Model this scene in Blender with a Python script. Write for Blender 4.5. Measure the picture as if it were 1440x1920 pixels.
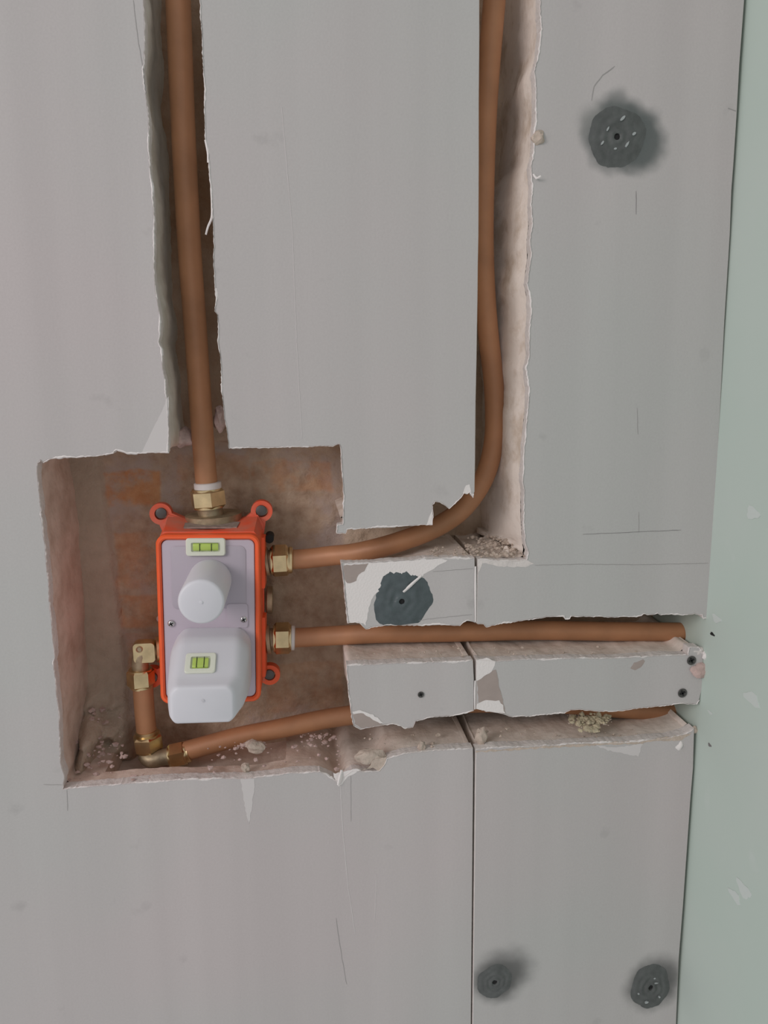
import bpy, bmesh, math, random
from math import pi, sin, cos, radians
from mathutils import Vector, Matrix, Quaternion, noise

for o in list(bpy.data.objects):
    bpy.data.objects.remove(o)
scene = bpy.context.scene
col = scene.collection
random.seed(7)

# ------------------------------------------------------------------ camera
V1 = Vector((796 - 720, 8900 - 960)); V2 = Vector((550 - 720, 700 - 960))
F = math.sqrt(-(V1.dot(V2)))
dn = Vector((V1.x, V1.y, F)).normalized()
nn = Vector((V2.x, V2.y, F)).normalized()
EZ = -dn; EY = nn; EX = nn.cross(-dn)
CAM = Vector((0.0, -0.72, 1.2))
cam_d = bpy.data.cameras.new('camera')
cam = bpy.data.objects.new('camera', cam_d); col.objects.link(cam)
cam_d.sensor_fit = 'VERTICAL'; cam_d.sensor_height = 24.0
cam_d.lens = F / 1920 * 24.0
cam_d.clip_start = 0.01
rt = Vector((EX.x, EY.x, EZ.x)); up = -Vector((EX.y, EY.y, EZ.y)); bk = -Vector((EX.z, EY.z, EZ.z))
m = Matrix((rt, up, bk)).transposed().to_4x4(); m.translation = CAM
cam.matrix_world = m
scene.camera = cam

def P(px, py, Y):
    v = Vector((px - 720, py - 960, F))
    r = Vector((EX.dot(v), EY.dot(v), EZ.dot(v)))
    return CAM + r * ((Y - CAM.y) / r.y)

def PX(px, py, X):
    v = Vector((px - 720, py - 960, F))
    r = Vector((EX.dot(v), EY.dot(v), EZ.dot(v)))
    return CAM + r * ((X - CAM.x) / r.x)

# ------------------------------------------------------------------ light
scene.view_settings.view_transform = 'Standard'
scene.view_settings.look = 'None'
scene.view_settings.gamma = 1.0
scene.view_settings.use_curve_mapping = False
scene.view_settings.exposure = 0.20
w = bpy.data.worlds.new('world'); scene.world = w; w.use_nodes = True
w.node_tree.nodes['Background'].inputs[0].default_value = (0.98, 0.98, 1.0, 1)
w.node_tree.nodes['Background'].inputs[1].default_value = 0.42

def area(name, loc, target, size, power, color):
    d = bpy.data.lights.new(name, 'AREA'); d.energy = power; d.color = color
    d.shape = 'RECTANGLE'; d.size = size[0]; d.size_y = size[1]
    o = bpy.data.objects.new(name, d); col.objects.link(o)
    o.location = loc
    o.rotation_euler = (Vector(target) - Vector(loc)).to_track_quat('-Z', 'Y').to_euler()
    return o
area('window_light', (-2.5, -2.2, 2.3), (0.0, 0, 1.0), (1.4, 1.4), 41, (1.0, 0.92, 0.91))

# ------------------------------------------------------------------ materials
def new_mat(name):
    mt = bpy.data.materials.new(name); mt.use_nodes = True
    nt = mt.node_tree
    return mt, nt, nt.nodes['Principled BSDF']

def N(nt, typ, **kw):
    n = nt.nodes.new(typ)
    for k, v in kw.items(): setattr(n, k, v)
    return n

def simple(name, colr, rough=.5, metal=0.0, sss=0.0, vary=0.0, vscale=60, bump=0.0, bscale=300, c2=None, coat=0):
    mt, nt, b = new_mat(name)
    b.inputs['Roughness'].default_value = rough
    b.inputs['Metallic'].default_value = metal
    b.inputs['Base Color'].default_value = (*colr, 1)
    if sss:
        b.inputs['Subsurface Weight'].default_value = sss
        b.inputs['Subsurface Scale'].default_value = .01
        b.inputs['Subsurface Radius'].default_value = (1, 1, 1)
    geo = N(nt, 'ShaderNodeNewGeometry')
    if vary or c2:
        nz = N(nt, 'ShaderNodeTexNoise'); nz.inputs['Scale'].default_value = vscale
        nz.inputs['Detail'].default_value = 5
        nt.links.new(geo.outputs['Position'], nz.inputs['Vector'])
        rp = N(nt, 'ShaderNodeValToRGB')
        rp.color_ramp.elements[0].position = .35; rp.color_ramp.elements[1].position = .68
        a = c2 if c2 else tuple(max(0, c * (1 - vary)) for c in colr)
        rp.color_ramp.elements[0].color = (*a, 1); rp.color_ramp.elements[1].color = (*colr, 1)
        nt.links.new(nz.outputs['Fac'], rp.inputs['Fac'])
        nt.links.new(rp.outputs['Color'], b.inputs['Base Color'])
    if bump:
        n2 = N(nt, 'ShaderNodeTexNoise'); n2.inputs['Scale'].default_value = bscale
        n2.inputs['Detail'].default_value = 6
        nt.links.new(geo.outputs['Position'], n2.inputs['Vector'])
        bp = N(nt, 'ShaderNodeBump'); bp.inputs['Strength'].default_value = bump
        bp.inputs['Distance'].default_value = .002
        nt.links.new(n2.outputs['Fac'], bp.inputs['Height'])
        nt.links.new(bp.outputs['Normal'], b.inputs['Normal'])
    return mt

def board_mat(name, stains=(), tint=None):
    """lining paper of the boards: soft grey with cloudy scuffs, faint grain and grey smears"""
    mt, nt, b = new_mat(name)
    L = nt.links.new
    b.inputs['Roughness'].default_value = .85
    b.inputs['Specular IOR Level'].default_value = .25
    geo = N(nt, 'ShaderNodeNewGeometry')
    pos = geo.outputs['Position']
    n1 = N(nt, 'ShaderNodeTexNoise'); n1.inputs['Scale'].default_value = 2.2; n1.inputs['Detail'].default_value = 3
    L(pos, n1.inputs['Vector'])
    rp = N(nt, 'ShaderNodeValToRGB')
    rp.color_ramp.elements[0].position = .38; rp.color_ramp.elements[1].position = .62
    rp.color_ramp.elements[0].color = (.53, .49, .485, 1)
    rp.color_ramp.elements[1].color = (.495, .495, .480, 1)
    L(n1.outputs['Fac'], rp.inputs['Fac'])
    # vertical roller bands of the paper
    mp = N(nt, 'ShaderNodeMapping'); mp.inputs['Scale'].default_value = (22, 1, .7)
    L(pos, mp.inputs['Vector'])
    n2 = N(nt, 'ShaderNodeTexNoise'); n2.inputs['Scale'].default_value = 1; n2.inputs['Detail'].default_value = 2
    L(mp.outputs['Vector'], n2.inputs['Vector'])
    n3 = N(nt, 'ShaderNodeTexNoise'); n3.inputs['Scale'].default_value = 500; n3.inputs['Detail'].default_value = 3
    L(pos, n3.inputs['Vector'])
    a1 = N(nt, 'ShaderNodeMapRange'); a1.inputs[1].default_value = .3; a1.inputs[2].default_value = .7
    a1.inputs[3].default_value = .965; a1.inputs[4].default_value = 1.03
    L(n2.outputs['Fac'], a1.inputs[0])
    a2 = N(nt, 'ShaderNodeMapRange'); a2.inputs[3].default_value = .94; a2.inputs[4].default_value = 1.06
    L(n3.outputs['Fac'], a2.inputs[0])
    mm = N(nt, 'ShaderNodeMath', operation='MULTIPLY'); L(a1.outputs[0], mm.inputs[0]); L(a2.outputs[0], mm.inputs[1])
    # small scuffs
    n4 = N(nt, 'ShaderNodeTexNoise'); n4.inputs['Scale'].default_value = 26; n4.inputs['Detail'].default_value = 6
    L(pos, n4.inputs['Vector'])
    a4 = N(nt, 'ShaderNodeMapRange'); a4.inputs[1].default_value = .66; a4.inputs[2].default_value = .78
    a4.inputs[3].default_value = 1; a4.inputs[4].default_value = .86
    L(n4.outputs['Fac'], a4.inputs[0])
    m2 = N(nt, 'ShaderNodeMath', operation='MULTIPLY'); L(mm.outputs[0], m2.inputs[0]); L(a4.outputs[0], m2.inputs[1])
    vm = N(nt, 'ShaderNodeVectorMath', operation='SCALE')
    L(rp.outputs['Color'], vm.inputs[0]); L(m2.outputs[0], vm.inputs['Scale'])
    cur = vm.outputs[0]
    for (c, r, soft, amt, colr) in stains:
        nd = N(nt, 'ShaderNodeTexNoise'); nd.inputs['Scale'].default_value = 35; nd.inputs['Detail'].default_value = 2
        L(pos, nd.inputs['Vector'])
        dist = N(nt, 'ShaderNodeVectorMath', operation='DISTANCE'); dist.inputs[1].default_value = c
        L(pos, dist.inputs[0])
        ad = N(nt, 'ShaderNodeMath', operation='MULTIPLY_ADD'); ad.inputs[1].default_value = r * .7
        L(nd.outputs['Fac'], ad.inputs[0]); L(dist.outputs['Value'], ad.inputs[2])
        mr = N(nt, 'ShaderNodeMapRange', interpolation_type='SMOOTHSTEP')
        mr.inputs[1].default_value = r * (1.35 - soft); mr.inputs[2].default_value = r * (1.35 + soft)
        mr.inputs[3].default_value = amt; mr.inputs[4].default_value = 0
        L(ad.outputs[0], mr.inputs[0])
        mx = N(nt, 'ShaderNodeMix', data_type='RGBA')
        L(mr.outputs[0], mx.inputs['Factor']); L(cur, mx.inputs['A']); mx.inputs['B'].default_value = (*colr, 1)
        cur = mx.outputs['Result']
    L(cur, b.inputs['Base Color'])
    bp = N(nt, 'ShaderNodeBump'); bp.inputs['Strength'].default_value = .12; bp.inputs['Distance'].default_value = .001
    L(n3.outputs['Fac'], bp.inputs['Height']); L(bp.outputs['Normal'], b.inputs['Normal'])
    return mt

def ramp2(nt, fac, p0, c0, p1, c1):
    r = N(nt, 'ShaderNodeValToRGB')
    r.color_ramp.elements[0].position = p0; r.color_ramp.elements[1].position = p1
    r.color_ramp.elements[0].color = (*c0, 1); r.color_ramp.elements[1].color = (*c1, 1)
    nt.links.new(fac, r.inputs['Fac'])
    return r.outputs['Color']

def step(nt, val, a, b, inv=False):
    r = N(nt, 'ShaderNodeMapRange', interpolation_type='SMOOTHSTEP')
    r.inputs[1].default_value = a; r.inputs[2].default_value = b
    r.inputs[3].default_value = 1 if inv else 0; r.inputs[4].default_value = 0 if inv else 1
    nt.links.new(val, r.inputs[0]); return r.outputs[0]

def mth(nt, op, a, b):
    m_ = N(nt, 'ShaderNodeMath', operation=op)
    for k, q in enumerate((a, b)):
        if isinstance(q, (int, float)): m_.inputs[k].default_value = q
        else: nt.links.new(q, m_.inputs[k])
    return m_.outputs[0]

def mixc(nt, f, a, b):
    mx = N(nt, 'ShaderNodeMix', data_type='RGBA')
    nt.links.new(f, mx.inputs['Factor']) if not isinstance(f, float) else None
    for k, q in (('A', a), ('B', b)):
        if isinstance(q, tuple): mx.inputs[k].default_value = (*q, 1)
        else: nt.links.new(q, mx.inputs[k])
    return mx.outputs['Result']

def nse(nt, vec, sc, det, rough=.5):
    n_ = N(nt, 'ShaderNodeTexNoise'); n_.inputs['Scale'].default_value = sc; n_.inputs['Detail'].default_value = det
    n_.inputs['Roughness'].default_value = rough
    nt.links.new(vec, n_.inputs['Vector']); return n_

def brick_mat():
    mt, nt, b = new_mat('brick_and_mortar')
    L = nt.links.new
    b.inputs['Roughness'].default_value = .95
    b.inputs['Specular IOR Level'].default_value = .1
    pos = N(nt, 'ShaderNodeNewGeometry').outputs['Position']
    nd = nse(nt, pos, 30, 4)
    n1 = nse(nt, pos, 14, 7, .6); n2 = nse(nt, pos, 70, 8, .6); n3_ = nse(nt, pos, 40, 6, .6)
    # warped position so that no joint runs ruler-straight
    va = N(nt, 'ShaderNodeVectorMath', operation='SCALE'); L(nd.outputs['Color'], va.inputs[0]); va.inputs['Scale'].default_value = .016
    vb = N(nt, 'ShaderNodeVectorMath', operation='ADD'); L(va.outputs[0], vb.inputs[0]); L(pos, vb.inputs[1])
    sw = N(nt, 'ShaderNodeSeparateXYZ'); L(vb.outputs[0], sw.inputs[0])
    X, Z = sw.outputs['X'], sw.outputs['Z']
    cur = ramp2(nt, n2.outputs['Fac'], .3, (.41, .28, .195), .7, (.60, .46, .345))
    cur = mixc(nt, step(nt, n1.outputs['Fac'], .5, .66), cur, (.50, .40, .35))
    # worn brick faces smeared with mortar
    for (xa, ya, xb, yb, amt) in ((193, 884, 300, 948, 1.0), (212, 1000, 330, 1100, .55), (216, 1118, 330, 1175, .6), (470, 866, 625, 922, .5), (215, 1190, 330, 1280, .35), (500, 1250, 645, 1330, .3), (330, 850, 465, 900, .3)):
        p = P(xa, ya, .112); q = P(xb, yb, .112)
        w1 = step(nt, X, p.x + .006, p.x + .010); w2 = step(nt, X, q.x + .006, q.x + .011, True)
        w3 = step(nt, Z, q.z + .006, q.z + .011); w4 = step(nt, Z, p.z + .006, p.z + .010, True)
        w_ = mth(nt, 'MULTIPLY', mth(nt, 'MULTIPLY', w1, w2), mth(nt, 'MULTIPLY', w3, w4))
        w_ = mth(nt, 'MULTIPLY', w_, mth(nt, 'MULTIPLY', step(nt, n3_.outputs['Fac'], .30, .58), amt))
        face = ramp2(nt, n2.outputs['Fac'], .3, (.55, .24, .11), .7, (.66, .36, .19))
        cur = mixc(nt, w_, cur, face)
    # dark pock marks
    cur = mixc(nt, mth(nt, 'MULTIPLY', step(nt, n3_.outputs['Fac'], .66, .74), .5), cur, (.22, .13, .095))
    s0 = N(nt, 'ShaderNodeSeparateXYZ'); L(pos, s0.inputs[0])
    # smooth cement render left of the brickwork
    slant = mth(nt, 'ADD', mth(nt, 'ADD', X, -.008), mth(nt, 'MULTIPLY', s0.outputs['Z'], .04))
    XR = P(192, 880, .11); XR2 = P(232, 1200, .11)
    kx = (XR2.x - XR.x) / (XR2.z - XR.z)
    slant = mth(nt, 'SUBTRACT', mth(nt, 'ADD', X, -.008), mth(nt, 'MULTIPLY', s0.outputs['Z'], kx))
    c0 = XR.x - kx * XR.z
    rend = ramp2(nt, n2.outputs['Fac'], .3, (.46, .365, .285), .75, (.55, .445, .355))
    cur = mixc(nt, step(nt, slant, c0 - .002, c0 + .003, True), cur, rend)
    # the chases outside the square recess run in plaster and mortar
    tanc = ramp2(nt, n1.outputs['Fac'], .35, (.46, .33, .23), .62, (.68, .55, .43))
    cur = mixc(nt, step(nt, s0.outputs['X'], .045, .055), cur, tanc)
    zt = P(400, 838, .11).z
    brn = ramp2(nt, n1.outputs['Fac'], .35, (.38, .23, .14), .65, (.54, .40, .30))
    f = mth(nt, 'MULTIPLY', step(nt, s0.outputs['Z'], zt - .002, zt + .01), step(nt, s0.outputs['X'], .045, .055, True))
    cur = mixc(nt, f, cur, brn)
    L(cur, b.inputs['Base Color'])
    bp = N(nt, 'ShaderNodeBump'); bp.inputs['Strength'].default_value = .7; bp.inputs['Distance'].default_value = .004
    n8 = nse(nt, pos, 120, 8, .6)
    L(n8.outputs['Fac'], bp.inputs['Height']); L(bp.outputs['Normal'], b.inputs['Normal'])
    return mt

def plaster_mat():
    """plaster in the chase sides: cream by the right chase, grey in the left one, pink brick dust round the recess"""
    mt, nt, b = new_mat('crumbly_plaster')
    L = nt.links.new
    b.inputs['Roughness'].default_value = .95; b.inputs['Specular IOR Level'].default_value = .1
    pos = N(nt, 'ShaderNodeNewGeometry').outputs['Position']
    n1 = nse(nt, pos, 34, 6, .6)
    s0 = N(nt, 'ShaderNodeSeparateXYZ'); L(pos, s0.inputs[0]); X, Z = s0.outputs['X'], s0.outputs['Z']
    cream = ramp2(nt, n1.outputs['Fac'], .32, (.64, .54, .45), .5, (.84, .76, .69))
    low = ramp2(nt, n1.outputs['Fac'], .32, (.64, .55, .48), .58, (.82, .74, .67))
    pink = ramp2(nt, n1.outputs['Fac'], .32, (.55, .42, .345), .58, (.72, .59, .51))
    grey = ramp2(nt, n1.outputs['Fac'], .32, (.56, .53, .46), .58, (.68, .66, .60))
    cur = mixc(nt, step(nt, Z, 1.00, 1.03, True), cream, low)
    cur = mixc(nt, mth(nt, 'MULTIPLY', step(nt, X, .030, .046, True), step(nt, Z, 1.125, 1.15, True)), cur, pink)
    cur = mixc(nt, mth(nt, 'MULTIPLY', step(nt, X, .0, .02, True), step(nt, Z, 1.13, 1.15)), cur, grey)
    L(cur, b.inputs['Base Color'])
    bp = N(nt, 'ShaderNodeBump'); bp.inputs['Strength'].default_value = .4; bp.inputs['Distance'].default_value = .002
    n8 = nse(nt, pos, 150, 6)
    L(n8.outputs['Fac'], bp.inputs['Height']); L(bp.outputs['Normal'], b.inputs['Normal'])
    return mt

def green_mat():
    mt, nt, b = new_mat('pale_green_board')
    L = nt.links.new
    b.inputs['Roughness'].default_value = .8; b.inputs['Specular IOR Level'].default_value = .25
    geo = N(nt, 'ShaderNodeNewGeometry'); pos = geo.outputs['Position']
    n1 = N(nt, 'ShaderNodeTexNoise'); n1.inputs['Scale'].default_value = 5; n1.inputs['Detail'].default_value = 4
    L(pos, n1.inputs['Vector'])
    ra = N(nt, 'ShaderNodeValToRGB'); ra.color_ramp.elements[0].position = .35; ra.color_ramp.elements[1].position = .65
    ra.color_ramp.elements[0].color = (.52, .62, .56, 1); ra.color_ramp.elements[1].color = (.55, .63, .58, 1)
    L(n1.outputs['Fac'], ra.inputs['Fac'])
    n2 = N(nt, 'ShaderNodeTexNoise'); n2.inputs['Scale'].default_value = 22; n2.inputs['Detail'].default_value = 4
    L(pos, n2.inputs['Vector'])
    r2 = N(nt, 'ShaderNodeMapRange'); r2.inputs[1].default_value = .66; r2.inputs[2].default_value = .76; r2.inputs[4].default_value = .5
    L(n2.outputs['Fac'], r2.inputs[0])
    mx = N(nt, 'ShaderNodeMix', data_type='RGBA'); L(r2.outputs[0], mx.inputs['Factor'])
    L(ra.outputs['Color'], mx.inputs['A']); mx.inputs['B'].default_value = (.60, .66, .63, 1)
    L(mx.outputs['Result'], b.inputs['Base Color'])
    return mt

GREYS = (.085, .10, .10)
M = {}
M['paper'] = board_mat('grey_paper')
M['gypsum'] = simple('white_gypsum', (.74, .69, .66), .95, vary=.12, vscale=80, bump=.5, bscale=250)
M['torn'] = simple('torn_white_paper', (.80, .76, .74), .9, bump=.3, bscale=500)
M['kraft'] = simple('peeled_brown_paper', (.40, .335, .305), .9, vary=.08, vscale=90)
M['plaster'] = plaster_mat()
M['brick'] = brick_mat()
M['green'] = green_mat()
M['smear'] = simple('dark_grey_sealant', (.088, .112, .118), .42, vary=.25, vscale=90, bump=.35, bscale=160)
M['smear2'] = simple('dull_grey_sealant', (.11, .118, .115), .55, vary=.25, vscale=90, bump=.35, bscale=160)
M['black'] = simple('dark_hole', (.012, .012, .012), .8)
M['steel'] = simple('screw_steel', (.12, .115, .11), .45, .6)
M['bright_steel'] = simple('bright_screw_steel', (.62, .6, .6), .25, 1.0)
M['pipe'] = simple('dull_copper', (.52, .25, .125), .5, .1, vary=.22, vscale=25, bump=.05, bscale=90)
M['brass'] = simple('brass', (.84, .66, .38), .32, 1.0, vary=.25, vscale=70, bump=.06, bscale=200)
M['brass_dull'] = simple('dusty_brass', (.52, .42, .28), .5, .7, vary=.45, vscale=70, bump=.2, bscale=200)
M['orange'] = simple('orange_plastic', (1.0, .135, .035), .42, vary=.12, vscale=40)
M['orange_dusty'] = simple('dusty_orange_plastic', (.90, .11, .04), .6, c2=(.68, .20, .13), vscale=38)
M['grime'] = simple('plaster_dust', (.36, .28, .24), .9, vary=.3, vscale=180)
M['plate'] = simple('translucent_plastic_plate', (.55, .48, .55), .4, sss=.15)
M['plate2'] = simple('recessed_plastic_panel', (.46, .41, .47), .4, sss=.15)
M['cap'] = simple('white_plastic', (.68, .68, .72), .45, sss=.35)
M['cream'] = simple('cream_plastic', (.74, .76, .64), .4, sss=.2)
M['lime'] = simple('green_level_fluid', (.47, .62, .13), .25, sss=.2)
M['lime2'] = simple('green_level_fluid_shaded', (.42, .58, .10), .3, sss=.2)
M['collar'] = simple('white_collar', (.72, .68, .66), .5)
M['pencil'] = simple('pencil_graphite', (.20, .19, .19), .7)
M['scratch'] = simple('pale_scratch', (.62, .59, .58), .8)
M['pencil_soft'] = simple('soft_pencil', (.34, .33, .32), .8)
M['pink'] = simple('pink_plaster', (.62, .46, .42), .9, vary=.2, vscale=150, bump=.6, bscale=300)
M['beige'] = simple('beige_plaster', (.60, .50, .42), .95, vary=.2, vscale=120, bump=.7, bscale=260)

# ------------------------------------------------------------------ helpers
def link(name, bm, mats, parent=None, smooth=None):
    me = bpy.data.meshes.new(name)
    bmesh.ops.recalc_face_normals(bm, faces=bm.faces)
    bm.to_mesh(me); bm.free()
    if not isinstance(mats, (list, tuple)): mats = [mats]
    for q in mats: me.materials.append(q)
    if smooth is not None:
        me.shade_smooth(); me.set_sharp_from_angle(angle=radians(smooth))
    o = bpy.data.objects.new(name, me); col.objects.link(o)
    if parent: o.parent = parent
    return o

def tag(o, label=None, cat=None, group=None, kind=None):
    if label: o['label'] = label
    if cat: o['category'] = cat
    if group: o['group'] = group
    if kind: o['kind'] = kind
    return o

def empty(name, loc, label, cat, group=None):
    o = bpy.data.objects.new(name, None); o.empty_display_size = .02
    col.objects.link(o); o.location = loc
    return tag(o, label, cat, group)

def lower_to(o, origin):
    """move a mesh's data so that its origin is at `origin`"""
    for v in o.data.vertices: v.co -= origin
    o.location = origin

def n3(x, y, z, s):
    return noise.noise(Vector((x * s + 3.1, y * s + 7.7, z * s + 1.3)))

def lathe(bm, a, b, prof, n=24, up=None, closed=True, phase=0.0, mi=0):
    """prof: list of (t along a->b in metres, radius)"""
    a = Vector(a); b = Vector(b); ax = (b - a).normalized()
    u = Vector(up) if up else (Vector((0, 1, 0)) if abs(ax.y) < .9 else Vector((0, 0, 1)))
    u = (u - ax * u.dot(ax)).normalized(); v = ax.cross(u)
    rings = []
    for t, r in prof:
        rings.append([bm.verts.new(a + ax * t + (u * cos(phase + 2 * pi * k / n) + v * sin(phase + 2 * pi * k / n)) * r) for k in range(n)])
    for i in range(len(rings) - 1):
        for k in range(n):
            f = bm.faces.new((rings[i][k], rings[i][(k + 1) % n], rings[i + 1][(k + 1) % n], rings[i + 1][k])); f.material_index = mi
    if closed:
        f = bm.faces.new(rings[0][::-1]); f.material_index = mi
        f = bm.faces.new(rings[-1]); f.material_index = mi
    return rings

def nut(bm, c, ax, width, af, phase=0.0, wob=None):
    """hexagon nut centred on c; af = across corners"""
    c = Vector(c); ax = Vector(ax).normalized()
    a = c - ax * width / 2
    b = c + ax * width / 2
    r = af / 2
    lathe(bm, a, b, [(0, r * .80), (width * .0, r * .86), (width * .12, r), (width * .88, r), (width, r * .86), (width, r * .8)], 6, phase=phase)
    lathe(bm, a - ax * .0006, b, [(-.0, r * .84), (width + .0012, r * .84)], 24)

def catmull(pts, step=.004):
    out = []
    n = len(pts)
    for i in range(n - 1):
        p0 = pts[max(i - 1, 0)]; p1 = pts[i]; p2 = pts[i + 1]; p3 = pts[min(i + 2, n - 1)]
        k = max(2, int((p2 - p1).length / step))
        for j in range(k):
            t = j / k
            out.append(.5 * ((2 * p1) + (p2 - p0) * t + (2 * p0 - 5 * p1 + 4 * p2 - p3) * t * t + (3 * p1 - p0 - 3 * p2 + p3) * t ** 3))
    out.append(pts[-1])
    return out

def tube(bm, pts, r, n=24):
    rings = []
    up = Vector((0, -1, 0))
    for i, p in enumerate(pts):
        t = (pts[min(i + 1, len(pts) - 1)] - pts[max(i - 1, 0)]).normalized()
        u = (up - t * up.dot(t)).normalized(); v = t.cross(u)
        rr = r[i] if isinstance(r, list) else r
        rings.append([bm.verts.new(p + (u * cos(2 * pi * k / n) + v * sin(2 * pi * k / n)) * rr) for k in range(n)])
    for i in range(len(rings) - 1):
        for k in range(n):
            bm.faces.new((rings[i][k], rings[i][(k + 1) % n], rings[i + 1][(k + 1) % n], rings[i + 1][k]))
    bm.faces.new(rings[0][::-1]); bm.faces.new(rings[-1])

def resample(pts, step):
    out = []
    for i in range(len(pts) - 1):
        a = Vector(pts[i]); b = Vector(pts[i + 1]); k = max(1, int((b - a).length / step))
        for j in range(k): out.append(a.lerp(b, j / k))
    out.append(Vector(pts[-1]))
    return out

# ------------------------------------------------------------------ setting
XC = P(1335, 1000, 0).x        # plane of the pale green side wall
YB = .116                      # brick face
RENDER_X = P(197, 1000, .11)

_a = P(192, 880, .11); _b = P(232, 1200, .11)
BX0, BZ0, BK = _a.x, _a.z, (_b.x - _a.x) / (_a.z - _b.z)
def back_height(x, z):
    h = YB
    q = n3(x, 0, z, 28) * .004 + n3(x, 5, z, 80) * .0018
    h += q
    # cement render left of the brickwork stands a little proud
    if x < .0 and z < 1.135:
        xr = BX0 + (BZ0 - z) * BK + .0012 * n3(x, 1, z, 90)
        t = max(0, min(1, (xr - x) / .004))
        h = h * (1 - t) + (YB - .006 + q * .3) * t
    # mound of loose plaster in the lower left corner of the recess
    d = math.hypot((x + .225) / .055, (z - .81) / .06)
    if d < 1.4:
        k = max(0, 1 - d / 1.4)
        h -= k * k * .075 * (1 + .5 * n3(x, 2, z, 60)) + k * n3(x, 9, z, 140) * .012
    # adhesive lumps in the right-hand chase
    for (cx, cz, rx, rz, a) in ((.215, 1.36, .02, .03, .03), (.20, 1.30, .018, .05, .04), (.19, 1.24, .02, .03, .03)):
        d = math.hypot((x - cx) / rx, (z - cz) / rz)
        if d < 1: h -= a * (1 - d * d) * (.8 + .6 * n3(x, 4, z, 70))
    if z > 1.13 and x < .0:
        h -= .012 + .01 * n3(x, 3, z, 22)
    return h

bm = bmesh.new()
x0, x1, z0, z1 = -.42, XC + .02, .36, 1.66
nx, nz_ = 330, 430
grid = [[bm.verts.new((x0 + (x1 - x0) * i / nx, back_height(x0 + (x1 - x0) * i / nx, z0 + (z1 - z0) * j / nz_), z0 + (z1 - z0) * j / nz_)) for i in range(nx + 1)] for j in range(nz_ + 1)]
for j in range(nz_):
    for i in range(nx):
        bm.faces.new((grid[j][i], grid[j][i + 1], grid[j + 1][i + 1], grid[j + 1][i]))
back = [bm.verts.new((x, .19, z)) for x, z in ((x0, z0), (x1, z0), (x1, z1), (x0, z1))]
bm.faces.new(back)
wall_back = link('wall_back', bm, M['brick'], smooth=60)
tag(wall_back, 'rough brick and mortar wall exposed inside the recess and chases', kind='structure')

# pale green side wall with real holes where the two pipes pass through
bm = bmesh.new()
bmesh.ops.create_cube(bm, size=1)
for v in bm.verts:
    v.co = Vector((XC + .0065 + v.co.x * .013, -.42 + v.co.y * 1.12, 1.0 + v.co.z * 1.5))
wr = link('wall_right', bm, M['green'])
cutters = []
for (px, py, Y, r) in ((1312, 1185, .05, .0115), (1306, 1337, .058, .0115)):
    c = P(px, py, Y); bm = bmesh.new()
    lathe(bm, (XC - .03, c.y, c.z), (XC + .05, c.y, c.z), [(0, r), (.08, r)], 32)
    cu = link('cutter', bm, M['green']); cutters.append(cu)
    md = wr.modifiers.new('hole', 'BOOLEAN'); md.operation = 'DIFFERENCE'; md.object = cu; md.solver = 'EXACT'
bpy.context.view_layer.update()
dg = bpy.context.evaluated_depsgraph_get()
nm = bpy.data.meshes.new_from_object(wr.evaluated_get(dg))
wr.modifiers.clear(); wr.data = nm
for cu in cutters: bpy.data.objects.remove(cu)
tag(wr, 'pale green moisture resistant board wall at right', kind='structure')
def green_spot(px, py, w_, h_, mt, name):
    c = PX(px, py, XC); bm = bmesh.new()
    vs = []
    for k in range(12):
        a = 2 * pi * k / 12; rr = 1 + .25 * sin(3 * a + px)
        vs.append(bm.verts.new((XC - .0005, c.y + cos(a) * w_ * rr, c.z + sin(a) * h_ * rr)))
    bm.faces.new(vs)
    r_ = bmesh.ops.extrude_face_region(bm, geom=bm.faces[:])
    for v in [q for q in r_['geom'] if isinstance(q, bmesh.types.BMVert)]: v.co.x += .0006
    link(name, bm, mt, wr)
M['splash'] = simple('pale_splash_on_green', (.61, .67, .64), .8)
green_spot(1336, 1189, .004, .0016, M['black'], 'nail_hole')
green_spot(1331, 1397, .003, .0016, M['pencil'], 'nail_hole')
for q in ((1412, 962, .010, .006), (1410, 1310, .012, .006), (1332, 1336, .005, .0016), (1344, 1160, .008, .004), (1395, 1668, .012, .007), (1378, 1680, .010, .005)):
    green_spot(*q, M['splash'], 'plaster_splash')

# ------------------------------------------------------------------ boards
def mapped(segs, seed=0):
    """segs: list of (kind, px points) forming a closed outline on the front plane"""
    out = []; kinds = []
    rnd = random.Random(seed)
    for kind, pts in segs:
        step = 3.2 if kind == 'cut' else 12
        rs = resample(pts, step)[:-1] if kind != 'end' else []
        for k, p in enumerate(rs):
            amp = .55 if kind == 'cut' else 0
            out.append(P(p.x + rnd.uniform(-amp, amp), p.y + rnd.uniform(-amp, amp), 0)); kinds.append(kind)
    return out, kinds

def normals2d(pts):
    n = len(pts); A = 0
    for i in range(n): A += pts[i].x * pts[(i + 1) % n].z - pts[(i + 1) % n].x * pts[i].z
    s = 1 if A > 0 else -1
    out = []
    for i in range(n):
        t = pts[(i + 3) % n] - pts[i - 3]
        q = Vector((t.z, 0, -t.x)) * s
        out.append(q.normalized() if q.length > 1e-9 else Vector((0, 0, 0)))
    return out  # pointing outwards

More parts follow.
